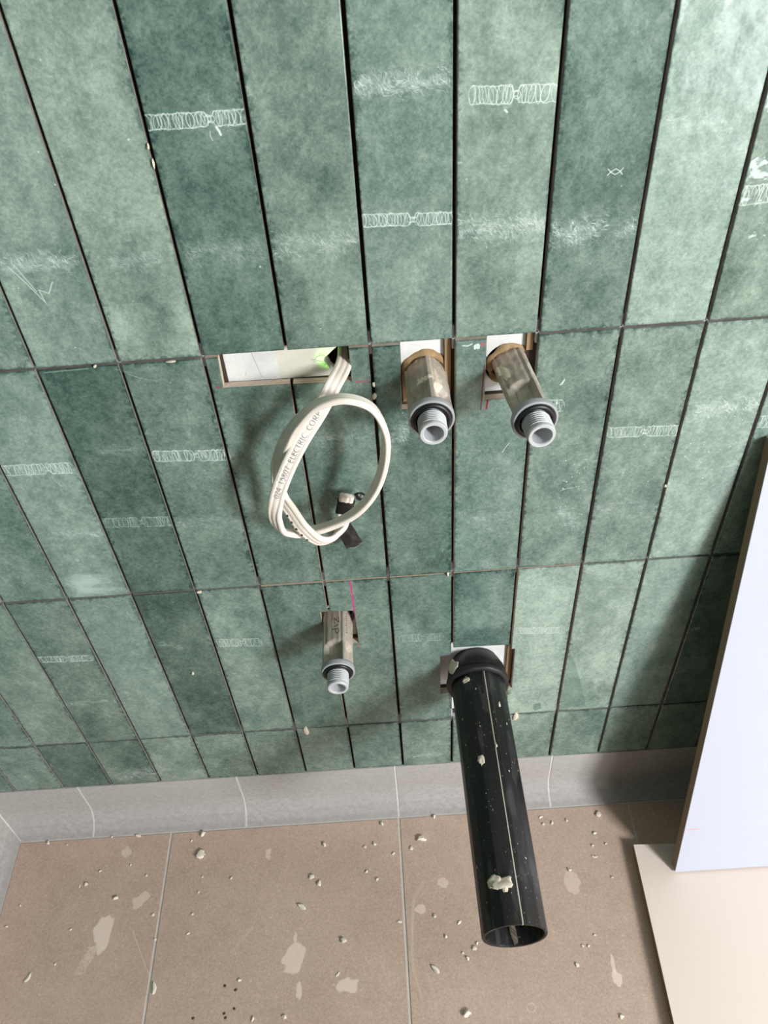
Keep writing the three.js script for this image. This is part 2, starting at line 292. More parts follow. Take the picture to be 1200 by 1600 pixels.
for (const [x0, x1, y0, y1] of [[-0.0062, -0.0015, 0.652, 0.7075], [0.0556, 0.0605, 0.690, 0.7075], [-0.0392, -0.0355, 0.650, 0.676], [0.0610, 0.0665, 0.250, 0.318]]) part('adhesive_smear', box(x0, x1, y0, y1, -0.0105, -0.0070), M.tan, back, 'tan smear of adhesive in a cut-out');
// one tile: outline in wall coordinates -> geometry with the glazed face first, clay edges second
function tileGeometry(pts) {
  const g = new THREE.ExtrudeGeometry(pathOf(pts), { depth: 0.0066, bevelEnabled: true, bevelThickness: 0.0006, bevelSize: 0.0008, bevelOffset: -0.0008, bevelSegments: 2 });
  g.translate(0, 0, -0.0072);
  const p = g.attributes.position, nrm = g.attributes.normal, order = [[], []];
  for (let i = 0; i < p.count; i += 3) order[nrm.getZ(i) > 0.25 ? 0 : 1].push(i);
  const P = [], N = [], U = [];
  for (const side of order) for (const i of side) for (let k = 0; k < 3; k++) {
    P.push(p.getX(i + k), p.getY(i + k), p.getZ(i + k)); N.push(nrm.getX(i + k), nrm.getY(i + k), nrm.getZ(i + k));
    U.push(p.getX(i + k) + (side === order[1] ? p.getZ(i + k) : 0), p.getY(i + k) + (side === order[1] ? p.getZ(i + k) : 0));
  }
  const o = new THREE.BufferGeometry();
  o.setAttribute('position', new THREE.Float32BufferAttribute(P, 3)); o.setAttribute('normal', new THREE.Float32BufferAttribute(N, 3)); o.setAttribute('uv', new THREE.Float32BufferAttribute(U, 2));
  o.addGroup(0, order[0].length * 3, 0); o.addGroup(order[0].length * 3, order[1].length * 3, 1);
  return o;
}
// outlines of the tiles that were cut round the pipes (x0, x1, y0, y1 are the tile's own edges)
const CUT = {
  'B-3': (a, b, c, d) => [[a, c], [b, c], [b, 0.6790], [-0.1758, 0.6795], [-0.1748, d], [a, d]],
  'B-2': (a, b, c, d) => [[a, c], [b, c], [b, d], [-0.0778, d], [-0.0782, 0.6772], [a, 0.6788]],
  'B-1': (a, b, c, d) => [[a, c], [b, c], [b, 0.6475], [-0.0405, 0.6475], [-0.0400, d], [a, d]],
  'B0': (a, b, c, d) => [[a, c], [b, c], [b, 0.6515], [0.0243, 0.6512], [0.0243, d], [a, d]],
  'C-3': (a, b, c, d) => [[a, c], [b, c], [b, 0.3465], [-0.1325, 0.3465], [-0.1325, 0.4035], [b, 0.4035], [b, d], [a, d]],
  'C-2': (a, b, c, d) => [[a, c], [b, c], [b, d], [a, d], [a, 0.4030], [-0.0988, 0.4015], [-0.0982, 0.3480], [a, 0.3480]],
  'C-1': (a, b, c, d) => [[a, c], [b, c], [b, 0.2445], [-0.0132, 0.2445], [-0.0130, 0.3160], [b, 0.3165], [b, d], [a, d]],
  'C0': (a, b, c, d) => [[a, 0.3285], [b, 0.3270], [b, d], [a, d]],
  'C1': (a, b, c, d) => [[a, c], [b, c], [b, d], [a, d], [a, 0.3190], [0.0672, 0.3190], [0.0678, 0.2450], [a, 0.2450]],
};
const rt = rng(41);
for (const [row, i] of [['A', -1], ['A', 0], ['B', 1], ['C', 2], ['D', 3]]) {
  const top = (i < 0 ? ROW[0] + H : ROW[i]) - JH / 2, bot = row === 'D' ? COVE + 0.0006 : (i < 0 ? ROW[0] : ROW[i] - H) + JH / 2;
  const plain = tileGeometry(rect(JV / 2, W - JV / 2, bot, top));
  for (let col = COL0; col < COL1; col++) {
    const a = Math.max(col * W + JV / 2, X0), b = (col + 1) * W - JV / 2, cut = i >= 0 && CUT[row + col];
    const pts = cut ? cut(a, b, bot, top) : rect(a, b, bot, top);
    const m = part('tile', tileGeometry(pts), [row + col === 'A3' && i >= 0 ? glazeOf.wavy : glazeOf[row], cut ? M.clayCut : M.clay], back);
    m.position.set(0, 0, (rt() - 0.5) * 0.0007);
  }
}
// plastic cross spacers at the tile corners
{
  const arm = (w, h) => new RoundedBoxGeometry(w, h, 0.004, 1, 0.0004);
  const full = mergeGeometries([arm(JV - 0.0004, 0.020), arm(0.020, JH - 0.0004)]);
  for (let r = 1; r < 4; r++) for (let col = -9; col < 6; col++) {
    if (r === 1 && col === -2) continue;
    const s = part('tile_spacer', full, M.spacer, back); s.position.set(col * W, ROW[r], -0.0052 - rt() * 0.0012);
  }
}
// crumbs and dabs of mortar stuck on the wall
function lump(seed, rx, ry, rz, detail = 2, rough = 0.5) {
  let g = mergeVertices(new THREE.IcosahedronGeometry(1, detail).deleteAttribute('uv').deleteAttribute('normal'), 1e-4);
  const p = g.attributes.position, ox = seed * 3.7;
  for (let i = 0; i < p.count; i++) {
    const x = p.getX(i), y = p.getY(i), z = p.getZ(i), f = 1 + (vn(x * 1.7 + ox, y * 1.7 + z * 1.3 + ox) - 0.5) * 2 * rough + (vn(x * 5 + ox, z * 5 + y * 3) - 0.5) * rough * 0.6;
    p.setXYZ(i, x * rx * f, y * ry * f, z * rz * f);
  }
  g.computeVertexNormals();
  const uv = []; for (let i = 0; i < p.count; i++) uv.push(p.getX(i) + p.getZ(i), p.getY(i));
  g.setAttribute('uv', new THREE.Float32BufferAttribute(uv, 2));
  return g;
}
[[-0.1735, 0.1864, .0032, .0085, 2], [0.0751, 0.1838, .0030, .0085, 3], [-0.2095, 0.7070, .0034, .0007, 4], [-0.0618, 0.6625, .0017, .0026, 5], [-0.0615, 0.6735, .0012, .0022, 6], [-0.1862, 0.8493, .0009, .0030, 7], [-0.1868, 0.8600, .0008, .0018, 8],
  [-0.2660, 0.7075, .0014, .0007, 9], [-0.2800, 0.3150, .0014, .0022, 10], [-0.245, 0.447, .0022, .0012, 11], [0.1855, 0.5450, .0012, .0014, 12], [-0.005, 0.448, .0010, .0022, 13]].forEach(([x, y, rx, ry, sd]) => {
  part('mortar_dab', lump(sd, rx, ry, 0.0016, 2, 0.45).translate(x, y, 0.0004), M.mortar, back);
});

// ---------------------------------------------------------------- floor
const floor = structure('floor', 'brown-grey floor of square tiles with pale joints, spattered with mortar', 'floor');
const TOE = 0.0268, FX = -0.374, FP = 0.3015;
const floorMap = (() => {
  const c = canvasOf(2048, 1024), x0 = -0.62, z0 = 0, S = 2048 / 1.16;
  const ctx = pixels(c, (px, py, o) => {
    const x = px / S, y = py / S, m = (fbm(x * 12, y * 12, 4) - 0.5) * 24 + (vn(x * 900, y * 900) - 0.5) * 20 + (vn(x * 500, y * 500) - 0.5) * 10 + (fbm(x * 70 + 9, y * 70, 2) - 0.5) * 7, d = vn(x * 560 + 4, y * 560) > 0.965 ? -26 : 0;
    o[0] = 197 + m + d; o[1] = 171 + m + d; o[2] = 154 + m * 0.95 + d;
  });
  const X = (x) => (x - x0) * S, Z = (z) => (z - z0) * S, r = rng(66);
  const blot = (x, z, rx, rz, a, rot = 0, col = '226,208,186', rag = 0.7) => {
    for (let k = 0; k < 3; k++) {
      ctx.fillStyle = 'rgba(' + col + ',' + a * 0.46 + ')'; ctx.beginPath();
      for (let i = 0; i <= 60; i++) { const t = i / 60 * TAU, f = (1 - rag / 2) + rag * vn(Math.cos(t) * 2.3 + x * 911 + k * 0.25, Math.sin(t) * 2.3 + z * 733) + 0.12 * (vn(t * 9 + k, x * 400) - 0.5), u = Math.cos(t) * rx * f, v = Math.sin(t) * rz * f; ctx[i ? 'lineTo' : 'moveTo'](X(x + u * Math.cos(rot) - v * Math.sin(rot)), Z(z + u * Math.sin(rot) + v * Math.cos(rot))); }
      ctx.fill();
    }
  };
  for (const [x, z, rx, rz, a, rot] of [[-0.4292, 0.0501, 0.0066, 0.0066, 0.45], [-0.4004, 0.1118, 0.0070, 0.0115, 0.55, 0.8], [-0.4408, 0.1478, 0.0105, 0.0226, 0.95, 0.05], [-0.2057, 0.1886, 0.0114, 0.0172, 0.8, 0.2], [-0.142, 0.2227, 0.012, 0.0076, 0.8], [-0.2436, 0.0643, 0.0034, 0.0071, 0.6], [-0.0222, 0.1154, 0.0064, 0.0064, 0.5], [-0.0523, 0.1455, 0.0066, 0.006, 0.6], [0.165, 0.2332, 0.0052, 0.0085, 0.8], [0.1640, 0.2190, 0.0022, 0.011, 0.7], [0.1358, 0.1254, 0.0094, 0.0126, 0.45], [-0.198, 0.2245, 0.0035, 0.0082, 0.8], [-0.2045, 0.168, 0.002, 0.006, 0.7]])
    blot(x, z, rx, rz, a, rot ?? 0, '246,224,208', 0.62);
  for (let i = 0; i < 260; i++) { const t = r(); blot(-0.4480 - t * 0.012 + (r() - 0.5) * 0.012, 0.163 + t * 0.030, 0.0006 + r() * 0.0007, 0.0006 + r() * 0.0008, 0.45 * (1 - t * 0.6)); }
  const line = (pts, wmm, a) => { ctx.lineCap = 'round'; ctx.strokeStyle = 'rgba(222,204,182,' + a + ')'; ctx.lineWidth = wmm * S / 1000; ctx.beginPath(); const cv = new THREE.CatmullRomCurve3(pts.map(([x, z]) => new THREE.Vector3(x, z, 0))).getPoints(30); cv.forEach((p, i) => ctx[i ? 'lineTo' : 'moveTo'](X(p.x), Z(p.y))); ctx.stroke(); };
  const arc = [[-0.0458, 0.1117], [-0.0595, 0.1331], [-0.0645, 0.1731], [-0.0655, 0.206], [-0.0587, 0.2394]];
  line(arc, 5, 0.16); line(arc.slice(0, 3), 3, 0.16); line(arc.slice(1), 2.2, 0.22); line(arc, 1, 0.2);
  line([[-0.0494, 0.2181], [-0.0446, 0.2348], [-0.042, 0.2563]], 4, 0.18); line([[-0.0494, 0.2181], [-0.0446, 0.2348], [-0.042, 0.2563]], 1.2, 0.22);
  line([[-0.4039, 0.1483], [-0.3850, 0.1827], [-0.3700, 0.2066]], 0.9, 0.8); line([[-0.4039, 0.1483], [-0.3990, 0.159]], 1.4, 0.5);
  line([[-0.2571, 0.1499], [-0.2657, 0.1639], [-0.2797, 0.179]], 5, 0.14); line([[-0.2600, 0.1560], [-0.2797, 0.179]], 1.5, 0.25);
  for (let k = 0; k < 3; k++) line([0, 1, 2, 3, 4, 5, 6].map((i) => [0.0632 + Math.cos(i * 1.3 + k) * (0.004 + 0.002 * r()), 0.2569 + Math.sin(i * 1.3 + k) * (0.004 + 0.001 * r())]), 0.7, 0.5);
  line([[0.1755, 0.0345], [0.1815, 0.0395]], 1.2, 0.6);
  for (let i = 0; i < 240; i++) blot(-0.6 + r() * 0.9, 0.02 + r() * 0.3, 0.0004 + r() * 0.0009, 0.0004 + r() * 0.0009, 0.3 + r() * 0.5);
  for (const [x, z] of [[-0.2830, 0.243], [-0.2720, 0.220], [-0.2720, 0.239], [-0.285, 0.215], [-0.318, 0.246], [-0.281, 0.2475]]) blot(x, z, 0.0016, 0.0014, 0.9, 0, '34,24,16');
  const t = metric(c, x0, z0, 1.16, 0.58); t.flipY = false;      // v follows z
  return t;
})();
M.floorTile = new THREE.MeshStandardMaterial({ map: floorMap, roughness: 0.62, bumpMap: floorMap, bumpScale: 0.00025 });
part('floor_grout', box(WL - 0.03, RIGHT, -0.06, -0.0008, -0.01, FRONT), M.grout, floor, 'pale grout in the floor joints');
{
  const planar = (g) => { const p = g.attributes.position, uv = g.attributes.uv; for (let i = 0; i < p.count; i++) uv.setXY(i, p.getX(i), p.getZ(i) + p.getY(i)); return g; };
  for (let ix = -1; ix < 10; ix++) for (let iz = 0; iz < 8; iz++) {
    const a = Math.max(FX + ix * FP + 0.0012, WL + TOE), b = Math.min(FX + (ix + 1) * FP - 0.0012, RIGHT), c = TOE + iz * FP + (iz ? 0.0012 : 0.0020), d = Math.min(TOE + (iz + 1) * FP - 0.0012, FRONT);
    const g = new RoundedBoxGeometry(b - a, 0.02, d - c, 1, 0.0008); g.translate((a + b) / 2, -0.01, (c + d) / 2);
    part('floor_tile', planar(g), iz === 0 && ix < 3 ? M.floorTile : M.floorPlain, floor);
  }
}

// ---------------------------------------------------------------- cove skirting
const profile = (dz) => {
  const pts = [[-0.010 + dz, COVE], [-0.0012 + dz, COVE], [0.0002 + dz, COVE - 0.0008], [0.0006 + dz, COVE - 0.002], [0.0008 + dz, 0.034]];
  for (let i = 1; i <= 10; i++) { const a = i / 10 * Math.PI / 2; pts.push([0.0008 + 0.0252 * (1 - Math.cos(a)) + dz, 0.034 - 0.0328 * Math.sin(a)]); }
  pts.push([TOE + dz, 0.0008], [TOE + dz, -0.012], [-0.010 + dz, -0.012]);
  return pts;
};
function cove(x0, x1, dz) {
  let g = new THREE.ExtrudeGeometry(pathOf(profile(dz)), { depth: x1 - x0, bevelEnabled: false });
  const p = g.attributes.position, uv = g.attributes.uv;
  for (let i = 0; i < p.count; i++) { const z = p.getX(i), y = p.getY(i), x = x1 - p.getZ(i); p.setXYZ(i, x, y, z); uv.setXY(i, x, y - z); }
  g.deleteAttribute('normal'); g.computeVertexNormals();
  return toCreasedNormals(g, 0.6);
}
const skirting = structure('baseboard_back', 'grey cove skirting tiles curving from the green wall to the floor', 'skirting');
part('skirting_grout', cove(WL, RIGHT, -0.0005), M.grout, skirting, 'pale grout between the skirting tiles');
{
  const cuts = [WL + 0.002, -0.4787, -0.2750, -0.0724, 0.1285]; while (cuts[cuts.length - 1] < RIGHT - 0.21) cuts.push(cuts[cuts.length - 1] + 0.2024); cuts.push(RIGHT);
  for (let i = 0; i < cuts.length - 1; i++) part('cove_tile', cove(cuts[i] + 0.0012, cuts[i + 1] - 0.0012, 0), M.cove, skirting);
}
const skirtingLeft = structure('baseboard_left', 'short visible end of the cove skirting along the left wall', 'skirting');
{
  const turn = (g) => g.rotateY(Math.PI / 2).translate(WL, 0, 0);
  part('skirting_grout', turn(cove(-FRONT, 0, -0.0005)), M.grout, skirtingLeft);
  for (let z = 0.001; z < FRONT - 0.01; z += 0.2024) part('cove_tile', turn(cove(-Math.min(z + 0.2, FRONT), -z, 0)), M.cove, skirtingLeft);
  const mitre = new THREE.CatmullRomCurve3(profile(0).slice(3, 16).map(([d, y]) => new THREE.Vector3(WL + d, y, d)), false, 'catmullrom', 0.1);
  part('mitre_grout', new THREE.TubeGeometry(mitre, 30, 0.0012, 5), M.grout, skirtingLeft, 'pale grout line in the corner of the skirting');
}

// ---------------------------------------------------------------- rest of the room, out of the frame
part('wall_panel', box(WL - 0.12, WL - 0.0005, -0.06, CEIL, -0.09, FRONT + 0.12), M.greenWall, structure('wall_left', 'green wall to the left of the tiled wall', 'wall'));
part('wall_panel', box(RIGHT, RIGHT + 0.12, -0.06, CEIL, -0.09, FRONT + 0.12), M.plaster, structure('wall_right', 'plain wall to the right of the tiled wall', 'wall'));
part('ceiling_panel', box(WL - 0.12, RIGHT + 0.12, CEIL, CEIL + 0.12, -0.09, FRONT + 0.12), M.ceiling, structure('ceiling', 'bare grey ceiling', 'ceiling'));
{
  const w = structure('wall_front', 'plain wall with a glazed door behind the camera', 'wall'), D0 = 1.0, D1 = 2.32, DT = 2.16;
  part('wall_panel', box(WL, D0, -0.06, CEIL, FRONT, FRONT + 0.12), M.plaster, w); part('wall_panel', box(D1, RIGHT, -0.06, CEIL, FRONT, FRONT + 0.12), M.plaster, w); part('wall_panel', box(D0, D1, DT, CEIL, FRONT, FRONT + 0.12), M.plaster, w);
  const d = structure('door_1', 'glazed door behind the camera that lets in the daylight, with an added glowing lower pane', 'door'), s = pathOf(rect(D0 + 0.004, D1 - 0.004, 0.004, DT - 0.004));
  for (const p of WIN) s.holes.push(holeRect(p.x0, p.x1, p.y0, p.y1));
  part('door_frame', slab(s, FRONT, FRONT + 0.045), new THREE.MeshStandardMaterial({ color: '#b9b6ae', roughness: 0.5 }), d);
  for (const p of WIN) part('window_pane', box(p.x0, p.x1, p.y0, p.y1, FRONT + 0.018, FRONT + 0.024), new THREE.MeshStandardMaterial({ color: '#dfe8ee', roughness: 0.5, emissive: new THREE.Color(0.97, 0.985, 1), emissiveIntensity: 1.0 }), d);  // lower pane is added and glows only to be mirrored in the glaze
}

// ---------------------------------------------------------------- water connections
function lathe(pts, seg = 48) { const g = new THREE.LatheGeometry(pts.map(([r, z]) => new THREE.Vector2(r, z)), seg); return g.rotateX(Math.PI / 2); }
const flangeGrey = new THREE.MeshStandardMaterial({ color: '#a3a4a6', roughness: 0.45 });
const plasticGrey = new THREE.MeshStandardMaterial({ color: '#bfc0c2', roughness: 0.42 });
const rubber = new THREE.MeshStandardMaterial({ color: '#131315', roughness: 0.4 });
function bodyCanvas(seed, dusty, draw) {
  const c = canvasOf(1024, 512), r = rng(seed);
  const ctx = pixels(c, (x, y, p) => {
    const u = x / 1024, m = fbm(x / 70 + seed * 9, y / 50, 4), f = vn(x / 3, y / 3) - 0.5, sp = vn(x / 7 + 50 * seed, y / 7);
    let d = sstep(0.42, 0.66, m) * dusty * 0.5, k = (m - 0.5) * 18 + f * 12;
    if (sp > 0.88) d = Math.max(d, 0.7 * dusty);
    p[0] = 170 + k + d * 44; p[1] = 160 + k + d * 38; p[2] = 147 + k + d * 32;
  });
  draw?.(ctx, r);
  const t = new THREE.CanvasTexture(c); t.colorSpace = THREE.SRGBColorSpace; t.wrapS = THREE.RepeatWrapping; t.magFilter = THREE.LinearFilter;
  return new THREE.MeshStandardMaterial({ map: t, roughness: 0.55 });
}
const splash = (ctx, deg, v, rx, ry, seed, col = 'rgba(240,226,202,.97)') => { ctx.fillStyle = col; ctx.beginPath(); for (let i = 0; i <= 70; i++) { const a = i / 70 * TAU, f = 0.35 + 1.3 * vn(Math.cos(a) * 2.6 + seed, Math.sin(a) * 2.6 + seed * 2); ctx[i ? 'lineTo' : 'moveTo'](deg / 360 * 1024 + Math.cos(a) * rx * f, (1 - v) * 512 + Math.sin(a) * ry * f); } ctx.fill(); };
function fitting(label, [x, y], o) {
  const t = thing('water_outlet', label, 'pipe fitting', 'threaded water outlets');
  t.position.set(x, y, -0.012); t.rotation.set(o.tiltX ?? 0, o.tiltY ?? 0, 0);
  const Lb = o.body, NU = 120, NV = 44, P = [], U = [], I = [];
  for (let j = 0; j <= NV; j++) for (let i = 0; i <= NU; i++) {
    const th = i / NU * TAU, v = j / NV, q = ((th * 180 / Math.PI - o.rib + 720) % 90), off = Math.min(q, 90 - q);   // degrees from the nearest rib
    const rib = 1 - sstep(6, 9, off), dip = sstep(0.66, 0.71, v + 0.05 * Math.cos((off - 45) / 45 * 1.6)) * sstep(6, 12, off);
    const chord = Math.min(1, 0.90 / Math.cos((45 - off) * Math.PI / 180)), r = o.r * (Math.max(chord * 0.985, 0.9) * 0.915 * (1 - rib) + 1.0 * rib) - dip * 0.0046 * (1 - sstep(0.95, 1.0, v) * 0.4) + (vn(th * 5 + o.seed, v * 12) - 0.5) * 0.0004;
    P.push(Math.cos(th) * r, Math.sin(th) * r, v * Lb); U.push(i / NU, v);
    if (i < NU && j < NV) { const k = j * (NU + 1) + i; I.push(k, k + 1, k + NU + 2, k, k + NU + 2, k + NU + 1); }
  }
  const g = new THREE.BufferGeometry(); g.setAttribute('position', new THREE.Float32BufferAttribute(P, 3)); g.setAttribute('uv', new THREE.Float32BufferAttribute(U, 2)); g.setIndex(I); g.computeVertexNormals();
  part('body', g, bodyCanvas(o.seed, o.dusty, o.draw), t, 'ribbed grey plastic body');
  const R = o.r, fz = Lb;
  const flange = part('flange', lathe([[R - 0.004, fz - 0.003], [R, fz - 0.001], [R + 0.0006, fz + 0.0004], [R + 0.0006, fz + 0.0042], [R, fz + 0.0052], [R - 0.0012, fz + 0.0052], [R - 0.0016, fz + 0.0036], [0.0104, fz + 0.0036]]), flangeGrey, t, 'pale grey flange');
  part('seal_ring', new THREE.TorusGeometry(R - 0.0035, 0.0020, 12, 48).translate(0, 0, fz + 0.0050), rubber, flange, 'black rubber seal ring');
  const n0 = fz + 0.003, n1 = o.end, pts = [[0.0098, n0]], nT = 6;
  for (let k = 0; k < nT; k++) { const z = n0 + 0.003 + k * (n1 - 0.004 - n0 - 0.003) / nT, s = (n1 - 0.004 - n0 - 0.003) / nT; pts.push([0.0091, z], [0.0104, z + s * 0.42], [0.0104, z + s * 0.62], [0.0091, z + s]); }
  pts.push([0.0099, n1 - 0.0038], [0.0100, n1 - 0.0010], [0.0094, n1], [0.0076, n1], [0.0070, n1 - 0.0008], [0.0070, 0.012], [0.0002, 0.012]);
  part('threaded_nipple', toCreasedNormals(lathe(pts), 0.5), plasticGrey, t, 'pale grey threaded nipple with an open bore');
  if (o.sealant) {
    const s = lumpRing(R, o.seed); part('sealant', s.translate(0, 0, 0.0016), M.tan, t, 'rough tan sealant round the base');
  }
  return t;
}
function lumpRing(R, seed) {
  const g = new THREE.TorusGeometry(R - 0.0002, 0.0028, 8, 72), p = g.attributes.position, uv = g.attributes.uv;
  for (let i = 0; i < p.count; i++) { const a = Math.atan2(p.getY(i), p.getX(i)), f = 0.4 + 1.1 * vn(Math.cos(a) * 3 + seed, Math.sin(a) * 3 + seed), r = Math.hypot(p.getX(i), p.getY(i)), n = R + (r - R) * f; p.setXYZ(i, Math.cos(a) * n, Math.sin(a) * n, p.getZ(i) * f); uv.setXY(i, p.getX(i), p.getY(i)); }
  g.computeVertexNormals(); return g;
}
shade(fitting('dusty grey threaded water outlet in the cut-out nearest the white cable', F1, { r: 0.0162, body: 0.0585, end: 0.0800, rib: 84, seed: 2, dusty: 0.6, sealant: true, draw: (c) => {
  splash(c, 116, 0.55, 30, 26, 4); splash(c, 96, 0.55, 46, 18, 7); splash(c, 66, 0.50, 34, 80, 9, 'rgba(216,200,176,.85)'); splash(c, 50, 0.62, 30, 90, 12, 'rgba(220,206,184,.8)'); splash(c, 120, 0.08, 14, 16, 15);
} }));
shade(fitting('dusty grey threaded water outlet leaning to the right, rightmost of the pair', F2, { r: 0.0162, body: 0.0700, end: 0.0925, rib: 66, seed: 5, dusty: 0.7, sealant: true, tiltY: 0.092, draw: (c) => {
  splash(c, 140, 0.36, 42, 60, 5); splash(c, 100, 0.42, 20, 26, 8, 'rgba(206,188,164,.7)'); splash(c, 46, 0.30, 50, 130, 11, 'rgba(222,210,196,.6)');
} }));
const zip = fitting('grey threaded water outlet with zip handwritten on it, left of the black pipe', F3, { r: 0.0158, body: 0.0660, end: 0.0885, rib: 62, seed: 8, dusty: 0.25, draw: (c) => {
  c.save(); c.translate(101 / 360 * 1024, 512 * (1 - 0.18)); c.rotate(-Math.PI / 2); c.scale(1.35, 1.5); c.strokeStyle = '#1c1a18'; c.lineWidth = 4.5; c.lineCap = 'round'; c.lineJoin = 'round';
  const st = (pts) => { c.beginPath(); pts.forEach(([x, y], i) => c[i ? 'lineTo' : 'moveTo'](x, y)); c.stroke(); };
  st([[8, -36], [46, -40], [10, 0], [50, -2]]); st([[64, -34], [70, 2]]); st([[88, 22], [90, -34], [112, -40], [122, -26], [112, -12], [92, -8]]);
  c.restore();
  c.fillStyle = 'rgba(70,70,76,.75)'; for (let k = 0; k < 9; k++) c.fillRect(44 / 360 * 1024 + (k % 2) * 5, 512 * (0.88 - k * 0.045), 14 + (k % 3) * 4, 9);
} });
shade(zip);

// ---------------------------------------------------------------- black waste pipe
{
  const t = thing('waste_pipe', 'black plastic waste pipe with a thin white line, projecting from the wall', 'pipe');
  t.position.set(PIPE[0], PIPE[1], 0);
  const L = 0.2743, R = 0.0284, c = canvasOf(1024, 1024), r = rng(31);
  const ctx = pixels(c, (x, y, p) => { const m = fbm(x / 120, y / 160, 4), f = vn(x / 4, y / 4) - 0.5, sc = sstep(0.52, 0.72, fbm(x / 50 + 40, y / 110 + 7, 3)); const k = 15 + (m - 0.5) * 10 + f * 6 + sc * 30; p[0] = k + 1; p[1] = k; p[2] = k; });
  const stripe = 0.4694 * 1024; ctx.fillStyle = 'rgba(206,192,176,.95)'; ctx.fillRect(stripe - 3, 0, 6, 1024);
  for (let i = 0; i < 900; i++) { ctx.fillStyle = 'rgba(222,210,192,' + (0.3 + r() * 0.7) + ')'; ctx.beginPath(); const q = r() * r() * r() * 6 + 1.2; ctx.ellipse(r() * 1024, r() * 1024, q, q * (0.4 + r() * 0.5), r() * 3, 0, TAU); ctx.fill(); }
  for (let i = 0; i < 50; i++) { ctx.strokeStyle = 'rgba(150,142,134,' + (0.12 + r() * 0.25) + ')'; ctx.lineWidth = 1 + r() * 2; ctx.beginPath(); const x = r() * 1024, y = r() * 1024; ctx.moveTo(x, y); ctx.lineTo(x + (r() - 0.5) * 60, y + (r() - 0.5) * 90); ctx.stroke(); }
  const map = new THREE.CanvasTexture(c); map.colorSpace = THREE.SRGBColorSpace; map.wrapS = THREE.RepeatWrapping; map.magFilter = THREE.LinearFilter;
  const prof = [[R, 0.004], [R, 0.1], [R, L - 0.0012], [R - 0.0005, L], [R - 0.0026, L], [R - 0.0032, L - 0.0012], [R - 0.0032, 0.1], [R - 0.0032, 0.004]];
  const g = lathe(prof, 96), uv = g.attributes.uv, po = g.attributes.position;
  for (let i = 0; i < po.count; i++) uv.setY(i, 1 - (po.getZ(i) + 0.03) / (L + 0.03));
  const pm = new THREE.MeshStandardMaterial({ map, roughness: 0.42 });
  part('pipe', toCreasedNormals(g, 0.5), pm, t);
  const cg = lathe([[0.0225, -0.018], [0.0235, -0.012], [0.0268, -0.005], [0.0300, 0.002], [0.0318, 0.009], [0.0324, 0.0140], [0.0318, 0.0155], [0.0336, 0.0170], [0.0340, 0.0205], [0.0328, 0.0232], [R + 0.0002, 0.0232]], 72), cp = cg.attributes.position;
  for (let i = 0; i < cp.count; i++) { const a = Math.atan2(cp.getY(i), cp.getX(i)), f = 1 + (vn(Math.cos(a) * 3 + 9, Math.sin(a) * 3 + cp.getZ(i) * 90) - 0.5) * 0.05; cp.setX(i, cp.getX(i) * f); cp.setY(i, cp.getY(i) * f); }
  cg.computeVertexNormals();
  part('collar', cg, new THREE.MeshStandardMaterial({ color: '#1d1d1e', roughness: 0.5 }), t, 'black rubber collar against the wall');
  const on = (deg, z, rad, sd, rx, ry, rz, name = 'mortar_dab') => { const m = part(name, lump(sd, rx, ry, rz, 3, 0.75), M.mortar, t); const a = deg * Math.PI / 180; m.position.set(Math.cos(a) * rad, Math.sin(a) * rad, z); m.rotation.z = a - Math.PI / 2; return m; };
  on(108, 0.2400, R, 8.3, 0.0082, 0.0019, 0.0046); on(118, 0.2375, R, 1.7, 0.0044, 0.0022, 0.0040); on(101, 0.2435, R, 5.9, 0.0026, 0.0016, 0.0052); on(112, 0.1225, R, 5.1, 0.0032, 0.0012, 0.0042); on(122, 0.030, R, 7.7, 0.0040, 0.0008, 0.0030); on(140, 0.010, 0.0334, 9.2, 0.0060, 0.0012, 0.0062); on(78, 0.109, R, 2.2, 0.0013, 0.0009, 0.0022); on(55, 0.062, R, 6.1, 0.0015, 0.0009, 0.0030);
  on(272, L - 0.014, R - 0.0034, 4.4, 0.0030, 0.0010, 0.0100, 'mud_streak').material = M.mud;
  part('pipe_bore_end', new THREE.CircleGeometry(R - 0.003, 40).translate(0, 0, 0.006), pm, t);
  shade(t);
}

